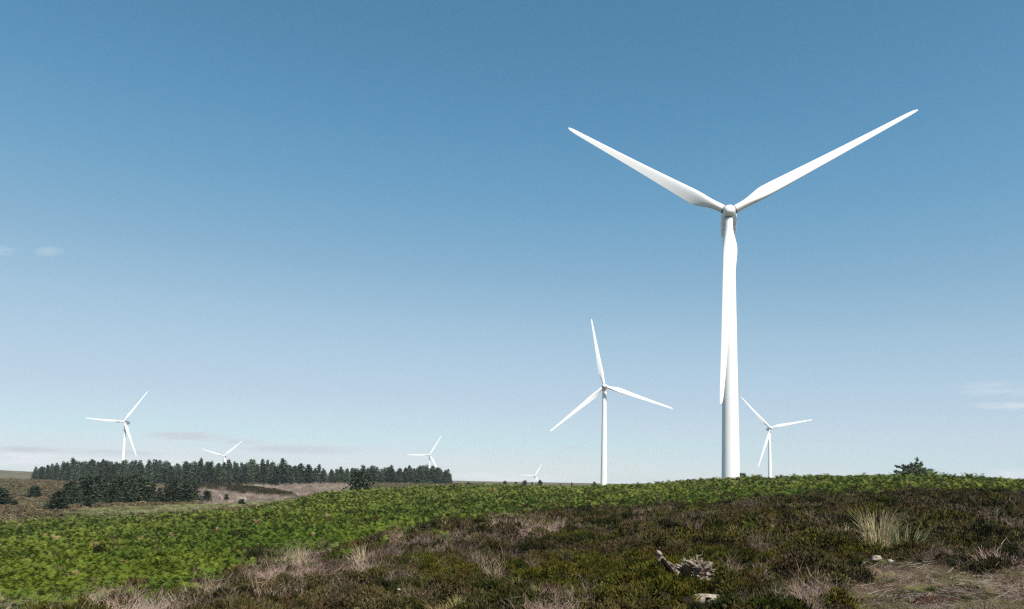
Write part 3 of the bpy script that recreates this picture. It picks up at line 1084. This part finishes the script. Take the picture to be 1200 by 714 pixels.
# --- bracken
x1, y1 = jitter(13, 46, .225)
x2, y2 = jitter(46, 128, .37)
x, y = np.r_[x1, x2], np.r_[y1, y2]
k_, u, v, r, z = zones(x, y)
patch = fbm(x / 6 + 3, y / 6 + 31)
bare_spot = np.exp(-(((u - 303) / 20) ** 2 + ((v - 648) / 7) ** 2)) > .5
gap = fbm(x / .55 + 2, y / .55 + 61) < .375
keep = (k_ == 1) & ~(gap & (RNG.random(len(x)) < .8)) & ~((patch < .27) & (RNG.random(len(x)) < .75)) & ~bare_spot
x, y, z, r, u, v = x[keep], y[keep], z[keep], r[keep], u[keep], v[keep]
n = len(x)
s_ = (.72 + .5 * fbm(x / 2.2, y / 2.2)) * np.interp(r, [20, 46, 75, 100], [.36, .44, .56, .64]) * RNG.uniform(.6, 1.4, n)
yel = np.clip((fbm(x / 8 + 11, y / 8 + 5) - .42) * 4.5, 0, 1)[:, None]
far_haze = np.clip((r - 45) / 60, 0, 1)[:, None]  # distance haze mixed into the colour of the crest plants
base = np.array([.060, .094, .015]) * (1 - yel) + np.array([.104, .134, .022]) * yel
base = base * (1 - far_haze) + (base * .6 + np.array([.105, .108, .050]) * .6) * far_haze
base = base * np.array([1, 1, .75])
dry = (RNG.random(n) < .02)[:, None]
base = np.where(dry, np.array([.2, .15, .07]), base)
idx = np.where(r > 55, RNG.integers(6, 10, n), RNG.integers(0, 6, n))
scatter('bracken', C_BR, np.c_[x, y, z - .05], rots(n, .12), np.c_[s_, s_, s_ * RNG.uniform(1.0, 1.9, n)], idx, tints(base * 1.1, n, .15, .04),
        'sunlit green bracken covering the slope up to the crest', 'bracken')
NBR = n

# --- heather
sp_ = at(800, 690)
lp_ = at(826, 711)
pk_ = at(1100, 708)
CLEAR = [(sp_.x + .1, sp_.y, .62, -1.1, .4), (lp_.x, lp_.y, .5, -1.6, .45), (pk_.x, pk_.y, .42, -.6, .35)]


def cleared(x, y):
    c = np.zeros(len(x), bool)
    for (cx_, cy_, wx, y0_, y1_) in CLEAR:
        c |= (np.abs(x - cx_) < wx) & (y - cy_ > y0_) & (y - cy_ < y1_)
    return c

DEADSPOTS = [(150, 706, 100, 9, 1), (245, 693, 20, 9, 1), (330, 672, 46, 13, 1), (345, 655, 26, 8, 1), (347, 641, 9, 6, .9), (332, 692, 34, 9, .8), (425, 660, 22, 14, 1), (385, 668, 22, 8, .6),
             (480, 633, 26, 9, .9), (520, 641, 24, 7, .8), (560, 630, 32, 8, .8), (600, 618, 34, 8, .9), (640, 624, 34, 8, .9), (700, 628, 16, 6, .7), (750, 607, 22, 7, .7), (800, 605, 18, 6, .7),
             (880, 595, 20, 6, .8), (845, 600, 14, 4, .5), (655, 703, 34, 13, .9), (940, 694, 20, 14, 1), (1175, 617, 22, 9, .6), (1130, 690, 20, 6, .5), (735, 662, 16, 6, .4), (500, 688, 26, 7, .35),
             (870, 700, 24, 8, .4), (1165, 655, 20, 6, .5), (965, 625, 14, 6, .5), (880, 640, 18, 5, .4), (620, 650, 24, 5, .4), (1090, 645, 20, 5, .5), (735, 615, 14, 4, .6), (560, 655, 18, 5, .35),
             (310, 650, 16, 4, .3), (20, 722, 60, 8, .8)]


def deadness(u, v, veg=0):
    d_ = np.zeros(np.shape(u))
    for a, b_, c, e, s in DEADSPOTS:
        d_ = np.maximum(d_, s * np.exp(-(((u - a) / (c * .85)) ** 2 + ((v - b_ + 2) / (e * .9)) ** 2)))
    return d_


x1, y1 = jitter(6.5, 26, .335)
x2, y2 = jitter(26, 72, .42)
x, y = np.r_[x1, x2], np.r_[y1, y2]
k_, u, v, r, z = zones(x, y)
dd = deadness(u, v) * np.clip(.4 + (fbm(x / .8 + 13, y / .8) - .38) * 4.5, .15, 1)
moss = (k_ == 2) & (fbm(x / .6, y / .6 + 40) > .56) & (RNG.random(len(x)) < .4)
mound = (((u - 303) / 20) ** 2 + ((v - 648) / 7) ** 2 < 1)
edge = (k_ == 1) & (RNG.random(len(x)) < .012)
clear = cleared(x, y)
keep = (((k_ == 0) & (RNG.random(len(x)) > dd * 1.05)) | moss | mound | edge) & ~clear
x, y, z, r, u, v, k_ = x[keep], y[keep], z[keep], r[keep], u[keep], v[keep], k_[keep]
n = len(x)
mn = fbm(x / 1.3 + 60, y / 1.3 + 8)
z = z + (mn - .5) * .62 * (k_ != 2)
s_ = (.62 + .8 * mn) * np.where(r > 26, 1.2, .95)
sz = s_ * (.7 + .6 * fbm(x / .9, y / .9 + 77)) * RNG.uniform(.8, 1.2, n)
s_, sz = np.where(k_ == 2, s_ * .38, s_), np.where(k_ == 2, sz * .25, sz)
olive = np.exp(-(((u - 790) / 230) ** 2 + ((v - 668) / 38) ** 2)) * .8 + np.exp(-(((u - 520) / 160) ** 2 + ((v - 690) / 25) ** 2)) * .6 + .12
olive += (fbm(x / 2.6 + 5, y / 2.6 + 44) - .47) * 2.6
olive = np.clip(olive, 0, 1)[:, None]
brown2 = np.clip((fbm(x / 1.7 + 90, y / 1.7) - .45) * 5, 0, 1)[:, None]
bn = np.array([.078, .062, .035]) * (1 - brown2) + np.array([.060, .050, .024]) * brown2
base = bn * (1 - olive) + np.array([.064, .062, .012]) * olive
dkg = (fbm(x / 1.2 + 15, y / 1.2 + 25) > .58)[:, None]
base = np.where(dkg, base * np.array([.45, .55, .5]), base)
idx = np.where(r > 30, RNG.integers(7, 10, n), RNG.integers(0, 7, n))
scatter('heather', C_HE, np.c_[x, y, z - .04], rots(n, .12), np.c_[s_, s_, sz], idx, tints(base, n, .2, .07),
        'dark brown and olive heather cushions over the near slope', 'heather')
NHE = n

# --- bleached dead heather
x1, y1 = jitter(7, 26, .26)
x2, y2 = jitter(26, 72, .38)
x, y = np.r_[x1, x2], np.r_[y1, y2]
k_, u, v, r, z = zones(x, y)
dd = deadness(u, v) * np.clip(.4 + (fbm(x / .8 + 13, y / .8) - .38) * 4.5, .15, 1)
keep = (((k_ == 0) | ((k_ == 1) & (dd > .3))) & ((RNG.random(len(x)) < dd * .8) | (RNG.random(len(x)) < .02))) | ((k_ == 2) & (RNG.random(len(x)) < .55))
keep &= ~cleared(x, y)
x, y, z, r, u, v, k_, dd = [q[keep] for q in (x, y, z, r, u, v, k_, dd)]
n = len(x)
s_ = RNG.uniform(.6, 1.1, n) * np.where(r > 26, 1.15, .95)
z = z + (fbm(x / 1.3 + 60, y / 1.3 + 8) - .45) * .3 * (k_ != 2)
sz = s_ * RNG.uniform(.6, 1.15, n) * np.where(k_ == 2, RNG.uniform(.12, .5, n), 1)
gp = RNG.random((n, 1))
base = np.array([.36, .25, .21]) * gp + np.array([.28, .225, .175]) * (1 - gp)
base = np.where((dd > .3)[:, None], base * 1.1, base * .75)
lit = RNG.random((n, 1))
lit = np.where(lit < .4, np.array([.20, .145, .085]), np.where(lit < .75, np.array([.095, .07, .045]), np.array([.27, .20, .16])))
base = np.where((k_ == 2)[:, None], lit, base)
idx = np.where(RNG.random(n) < .2, RNG.integers(4, 6, n), RNG.integers(0, 4, n))
scatter('dead_heather', C_TW, np.c_[x, y, z - .02], rots(n, .2), np.c_[s_, s_, sz], idx, tints(base, n, .2, .04),
        'bleached pinkish grey twigs of dead heather along the bracken edge', 'dead heather')

# --- wisps of pale moor grass through the heather
x1, y1 = jitter(7, 60, .85)
x2, y2 = jitter(7, 26, .3, 8, 43)
k2_ = zones(x2, y2)[0] == 2
x, y = np.r_[x1, x2[k2_]], np.r_[y1, y2[k2_]]
k_, u, v, r, z = zones(x, y)
keep = ((k_ == 0) & (fbm(x / 2 + 33, y / 2) > .52)) | ((k_ == 2) & (fbm(x / .8 + 33, y / .8) > .5))
keep &= ~cleared(x, y)
x, y, z, k_ = x[keep], y[keep], z[keep], k_[keep]
n = len(x)
s_ = RNG.uniform(.6, 1.25, n)
scatter('moor_grass', C_GR, np.c_[x, y, z], rots(n, .1), np.c_[s_, s_, s_ * np.where(k_ == 2, .35, 1.05)], RNG.integers(0, 4, n), tints(np.where((k_ == 2)[:, None], np.array([.13, .125, .045]), np.array([.20, .175, .085])), n, .25, .06),
        'thin straw coloured grass wisps among the near heather', 'grass')

# --- far cover: brown moor, pale grass, felled brash, beyond the bracken
x1, y1 = jitter(92, 240, 1.25, -43, -8)
x2, y2 = jitter(240, 470, 2.3, -43, -2)
x3, y3 = jitter(100, 260, 2.4, -8, 43)
x, y = np.r_[x1, x2, x3], np.r_[y1, y2, y3]
k_, u, v, r, z = zones(x, y)
big = np.where(r > 240, 1.9, 1.2)
keep = ((k_ == 6) | (k_ == 5)) & (RNG.random(len(x)) < .85)
n = keep.sum()
gr_ = np.clip((fbm(x[keep] / 26 + 9, y[keep] / 26) - .5) * 5, 0, 1)[:, None]
base = np.where((k_[keep] == 5)[:, None], np.array([.05, .045, .024]), np.array([.15, .122, .08]) * (1 - gr_) + np.array([.13, .13, .07]) * gr_)
sb = big[keep] * RNG.uniform(1.2, 2.4, n)
scatter('moor_heather', C_HE, np.c_[x[keep], y[keep], z[keep] - .05], rots(n, .1), np.c_[sb, sb, sb * .55], RNG.integers(7, 10, n), tints(base, n, .22, .07),
        'brown heather moor on the far slope below the plantation', 'heather')
keep = (k_ == 3)
n = keep.sum()
sb = big[keep] * RNG.uniform(1.3, 2.4, n)
scatter('pale_grass', C_GR, np.c_[x[keep], y[keep], z[keep]], rots(n, .1), np.c_[sb * 1.3, sb * 1.3, sb * .6], RNG.integers(0, 4, n), tints((.20, .20, .10), n, .18, .05),
        'pale strip of rough grass beyond the bracken on the left', 'grass')
keep = (k_ == 4) & (RNG.random(len(x)) < .6)
n = keep.sum()
sb = big[keep] * RNG.uniform(.9, 1.8, n)
scatter('felled_brash', C_TW, np.c_[x[keep], y[keep], z[keep]], rots(n, .3), np.c_[sb * 1.5, sb * 1.5, sb * .4], RNG.integers(0, 4, n), tints((.26, .212, .17), n, .34, .05),
        'pinkish grey brash on the felled ground before the plantation', 'brash')

# --- loose sticks on the bare ground at lower right
mb = MB()
g = random.Random(77)
x, y = jitter(7, 30, .11, -5, 43)
k_, u, v, r, z = zones(x, y)
w_ = np.where(k_ == 2, .42, np.where((k_ == 0), .018, 0))
sel = np.nonzero(RNG.random(len(x)) < w_)[0]
for i in sel:
    a = g.gauss(-.5, .8) if g.random() < .6 else g.uniform(0, 6.28)
    L = g.choice((.08, .1, .12, .15, .2, .3, .5)) * g.uniform(.7, 1.3)
    d_ = Vector((math.cos(a), math.sin(a), g.gauss(0, .12)))
    p = Vector((x[i], y[i], z[i] + g.uniform(.02, .09)))
    m1 = p + d_ * L * .5 + Vector((g.gauss(0, .03), g.gauss(0, .03), g.uniform(0, .04)))
    rr_ = g.uniform(.003, .008) * (1 + L)
    mb.tube([p, m1, p + d_ * L], [rr_, rr_ * .8, rr_ * .4], 4)
for i in range(70):
    p0 = at(g.uniform(985, 1210), g.uniform(664, 712))
    if (p0 - pk_).length < .5:
        continue
    a, L = g.gauss(-.4, .9), g.uniform(.25, .9)
    d_ = Vector((math.cos(a), math.sin(a), g.gauss(.06, .16)))
    q_ = [p0 + Vector((0, 0, .05))]
    for s_i in range(4):
        q_.append(q_[-1] + (d_ + Vector((g.gauss(0, .25), g.gauss(0, .25), g.gauss(0, .12)))) * L / 4)
    r0 = g.uniform(.006, .015)
    mb.tube(q_, [r0, r0 * .9, r0 * .75, r0 * .55, r0 * .3], 5)
    if g.random() < .6:
        e_ = q_[2] + Vector((g.gauss(0, .2), g.gauss(0, .2), g.uniform(.02, .2)))
        mb.tube([q_[2], q_[2].lerp(e_, .5) + Vector((0, 0, .02)), e_], [r0 * .6, r0 * .4, r0 * .2], 4)
tag(obj('stick_litter', mb.mesh('stick_litter', M_LITTER)), 'dry sticks strewn over the bare ground at lower right', 'sticks', kind='stuff')

# ------------------------------------------------------------------ single things among the heather
# uprooted stump: leaning slab of trunk, root mass with a dark hollow, splayed roots
PX = sp_.y / F            # metres per pixel there
st = bpy.data.objects.new('tree_stump', None)
COL.objects.link(st)
st.location = sp_ + Vector((0, 0, .08))
tag(st, 'weathered uprooted tree stump with a leaning split prong and dark hollow', 'stump')
mb = MB()
lump(mb, (.27, .0, .26), .38, 4, .5, 40, 52, freq=9, squash=(1.0, .8, .66), dent=[((-.75, -1, .12), .70, .62), ((.7, -1, .05), .9, .35)])
obj('root_mass', mb.mesh('root_mass', M_WOOD), st)
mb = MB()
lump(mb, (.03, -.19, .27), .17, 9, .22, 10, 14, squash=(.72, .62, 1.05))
obj('hollow_shade', mb.mesh('hollow_shade', M_DARKWOOD_SHADE, True), st)  # solid near-black lump, the recess's shade put into its colour
mb = MB()
rows = []
for t in np.linspace(0, 1, 12):
    c = Vector((-.12 - .46 * t, -.06 + .1 * t, .10 + .64 * t + .05 * math.sin(t * 5)))
    wv = .12 * (1 - .55 * t) + .012 * math.sin(t * 17)
    tk = .055 * (1 - .3 * t)
    ax, ay_ = Vector((.8, -.1, .55)).normalized(), Vector((.1, 1, 0)).normalized()
    row = []
    for q in np.linspace(0, 2 * math.pi, 12, endpoint=False):
        k2 = 1 - (.5 if abs(q - 1.5 * math.pi) < .6 else 0) + .12 * math.sin(q * 5 + t * 9)
        row.append(c + ax * math.cos(q) * wv + ay_ * math.sin(q) * tk * k2 * 1.4)
    rows.append(row)
mb.grid(rows)
pr = obj('split_prong', mb.mesh('split_prong', M_WOOD), st)
mb = MB()
mb.tube([(-.5, -.02, .67), (-.56, .0, .74), (-.60, .03, .78)], [.05, .045, .02], 7)
obj('broken_tip', mb.mesh('broken_tip', M_WOOD, True), pr)
g = random.Random(8)
for pts, r0 in (([(.05, -.05, .42), (.04, -.12, .6), (-.02, -.15, .68)], .035), ([(.18, 0, .48), (.3, -.08, .66), (.42, -.1, .70), (.45, -.12, .80)], .028), ([(.4, 0, .45), (.55, -.1, .55), (.66, -.15, .54)], .04),
                ([(.55, 0, .3), (.72, -.12, .38), (.84, -.2, .33)], .045), ([(.5, -.1, .2), (.66, -.25, .16), (.82, -.3, .05)], .05), ([(-.05, -.1, .12), (-.22, -.16, .15), (-.3, -.1, .28)], .06),
                ([(.1, -.2, .08), (.0, -.36, .06), (-.12, -.45, -.02)], .055), ([(.3, -.25, .12), (.34, -.42, .1), (.46, -.5, -.02)], .05), ([(-.12, 0, .2), (-.03, -.12, .38), (.06, -.1, .42)], .03),
                ([(.45, -.2, .4), (.6, -.3, .46), (.62, -.34, .56)], .022), ([(.35, -.15, .52), (.22, -.2, .6), (.2, -.24, .7)], .02)):
    mb = MB()
    mb.tube(pts, [r0 * .6, r0 * .45, r0 * .25, r0 * .08][:len(pts)], 5)
    obj('root', mb.mesh('root', M_WOOD), st)

mb = MB()
mb.tube([(-.16, -.13, .14), (-.33, -.13, .36), (-.50, -.08, .60)], [.075, .06, .04], 7)
obj('bark_and_shade_strip', mb.mesh('bark_and_shade_strip', M_DARKWOOD_SHADE, True), pr)  # bark on the prong's left, with that side's shade painted in
for i in range(16):
    a, q = g.uniform(0, 6.28), g.uniform(.1, 1.2)
    o_ = Vector((.28 + .32 * math.cos(a) * math.sin(q), -.05 + .26 * math.sin(a) * math.sin(q), .28 + .2 * math.cos(q)))
    e_ = Vector((math.cos(a) * math.sin(q), math.sin(a) * math.sin(q) - .2, math.cos(q) + g.gauss(0, .4))).normalized() * g.uniform(.1, .24)
    k2 = o_ + e_ * .5 + Vector((g.gauss(0, .03), g.gauss(0, .03), g.gauss(0, .03)))
    mb = MB()
    r0 = g.uniform(.012, .028)
    mb.tube([o_, k2, o_ + e_ + Vector((g.gauss(0, .05), 0, g.gauss(0, .04)))], [r0, r0 * .6, r0 * .2], 6)
    obj('root', mb.mesh('root', M_WOOD, True), st)

# sawn pale log below the stump
p = at(826, 711)
lg = bpy.data.objects.new('sawn_log', None)
COL.objects.link(lg)
lg.location = p + Vector((0, 0, .13))
lg.rotation_euler = (.05, -.03, .12)
tag(lg, 'short bleached sawn log lying at the bottom edge below the stump', 'log')
mb = MB()
mb.tube([(-.26, 0, 0), (-.1, .01, .01), (.15, 0, 0), (.26, 0, -.01)], [.10, .105, .10, .095], 14)
obj('log_body', mb.mesh('log_body', M_PALEWOOD, True), lg)
mb = MB()
mb.tube([(.0, -.08, .03), (.02, -.13, .05), (.06, -.18, .06)], [.03, .025, .012], 6)
obj('branch_stub', mb.mesh('branch_stub', M_DARKWOOD_SHADE, True), lg)


def snag(u, v, hpx, label, fork):
    p = at(u, v, dmin=15)
    s = p.y / F
    hgt = hpx * s
    mb = MB()
    r0 = hgt * .085
    mb.tube([(0, 0, -.3), (.02 * hgt, 0, hgt * .45), (.10 * hgt, 0, hgt * .8), (.12 * hgt, 0, hgt)], [r0 * 1.1, r0, r0 * .8, r0 * .3], 9)
    if fork:
        mb.tube([(.05 * hgt, 0, hgt * .7), (-.05 * hgt, .03, hgt * .88), (-.16 * hgt, .05, hgt * 1.08)], [r0 * .5, r0 * .35, r0 * .12], 6)
        mb.tube([(.1 * hgt, 0, hgt * .8), (.24 * hgt, .03, hgt * .92), (.30 * hgt, .0, hgt * 1.06)], [r0 * .45, r0 * .3, r0 * .1], 6)
    o = obj('pale_snag', mb.mesh('pale_snag', M_PALEWOOD, True))
    o.location = p
    return tag(o, label, 'dead tree' if fork else 'stick')


snag(519.5, 626, 15, 'pale forked dead sapling at the edge of bracken and heather', True)
snag(670.5, 608, 9, 'short pale upright stick among brown heather below the mid-sized turbine', False)

for u, v, w, lab, sd_ in ((1026, 661, 11, 'pale rounded stone at the foot of the rush tuft', 3), (1043, 664, 6, 'small pinkish white stone right of the pale rounded stone', 5),
                          (213, 697, 6, 'cream coloured stone among dead heather at lower left', 8), (302, 645, 4, 'tiny white stone on the dark mound within the bracken', 2),
                          (467, 709, 4, 'tiny white stone at the bottom edge left of centre', 6), (572, 612, 4, 'tiny pale stone at the bracken edge above centre', 12),
                          (243, 630, 0, '', 0)):
    if not w:
        continue
    p = at(u, v)
    rr_ = w * p.y / F / 2
    mb = MB()
    lump(mb, (0, 0, 0), rr_, sd_, .42, 12, 16, freq=4.5, squash=(1.1, .9, .62))
    o = obj('stone', mb.mesh('stone', M_STONE, True))
    o.location = p + Vector((0, 0, rr_ * .35 + (.3 if w < 6 else .12)))
    tag(o, lab, 'stone')

# rush tufts
RUSH = [(1028, 652, 52, 40, 'big straw-coloured rush tuft standing tall out of the heather', 0), (1062, 652, 40, 42, 'greenish rush tuft leaning right beside the big straw-coloured one', 1),
        (865, 640, 22, 24, 'small pale rush tuft between the stump and the big rushes', 0), (992, 640, 24, 18, 'thin brownish rush tuft left of the big straw-coloured one', 0),
        (352, 672, 26, 20, 'tall dead grass tuft in the bleached heather at lower left', 0), (425, 668, 30, 22, 'tall dead grass tuft among bleached twigs left of centre', 0)]
for i, (u, v, hpx, wpx, lab, gn) in enumerate(RUSH):
    p = at(u, v)
    s = p.y / F
    me_ = grass_mesh(500 + i, (210, 130, 80, 60, 60, 60)[i], hpx * s * 1.35, wpx * s * .95, .009, M_RUSH_GREEN if gn else M_RUSH, .45)
    o = obj('rush_tuft', me_)
    o.location = p
    o.rotation_euler = (0, .28 if gn else 0, i)
    if gn:
        o.rotation_euler = (0, .3, 0)
    tag(o, lab, 'rushes')

# peat hole with bare reddish soil at lower right
M_PEAT = noisy('red_peat', (.018, .010, .007), (.055, .030, .020), 6, bump=1, bscale=20, rough=1, spec=0)
M_PEAT_SHADE = noisy('peat_shade', (.006, .004, .003), (.018, .010, .006), 8, rough=1, spec=0)  # near-black colour standing in for shade below the bank
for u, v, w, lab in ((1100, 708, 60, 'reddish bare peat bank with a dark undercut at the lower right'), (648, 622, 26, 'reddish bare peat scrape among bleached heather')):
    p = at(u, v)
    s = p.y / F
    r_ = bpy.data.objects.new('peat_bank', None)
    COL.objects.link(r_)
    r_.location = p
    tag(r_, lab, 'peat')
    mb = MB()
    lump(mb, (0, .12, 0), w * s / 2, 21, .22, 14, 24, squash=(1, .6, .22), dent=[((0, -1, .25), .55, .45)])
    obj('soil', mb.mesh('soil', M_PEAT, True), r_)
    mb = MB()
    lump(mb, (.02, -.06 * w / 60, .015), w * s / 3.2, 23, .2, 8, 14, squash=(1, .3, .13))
    obj('undershade', mb.mesh('undershade', M_PEAT_SHADE, True), r_)  # solid lump painting the shade under the bank's edge

# ------------------------------------------------------------------ air
if HAZE_DENSITY > 0:
    m = bpy.data.materials.new('haze')
    m.use_nodes = True
    nt = m.node_tree
    nt.nodes.remove(nt.nodes['Principled BSDF'])
    pv = nt.nodes.new('ShaderNodeVolumePrincipled')
    pv.inputs['Color'].default_value = (.80, .89, 1.0, 1)
    pv.inputs['Density'].default_value = HAZE_DENSITY
    pv.inputs['Anisotropy'].default_value = 0
    nt.links.new(pv.outputs[0], nt.nodes['Material Output'].inputs['Volume'])
    mb = MB()
    lo = float(gz.min()) - 1
    box(mb, (-3400, -3400, lo), (3400, 3400, 112))
    tag(obj('haze', mb.mesh('haze', m)), kind='stuff')
print('COUNTS', ntree, NBR, NHE)
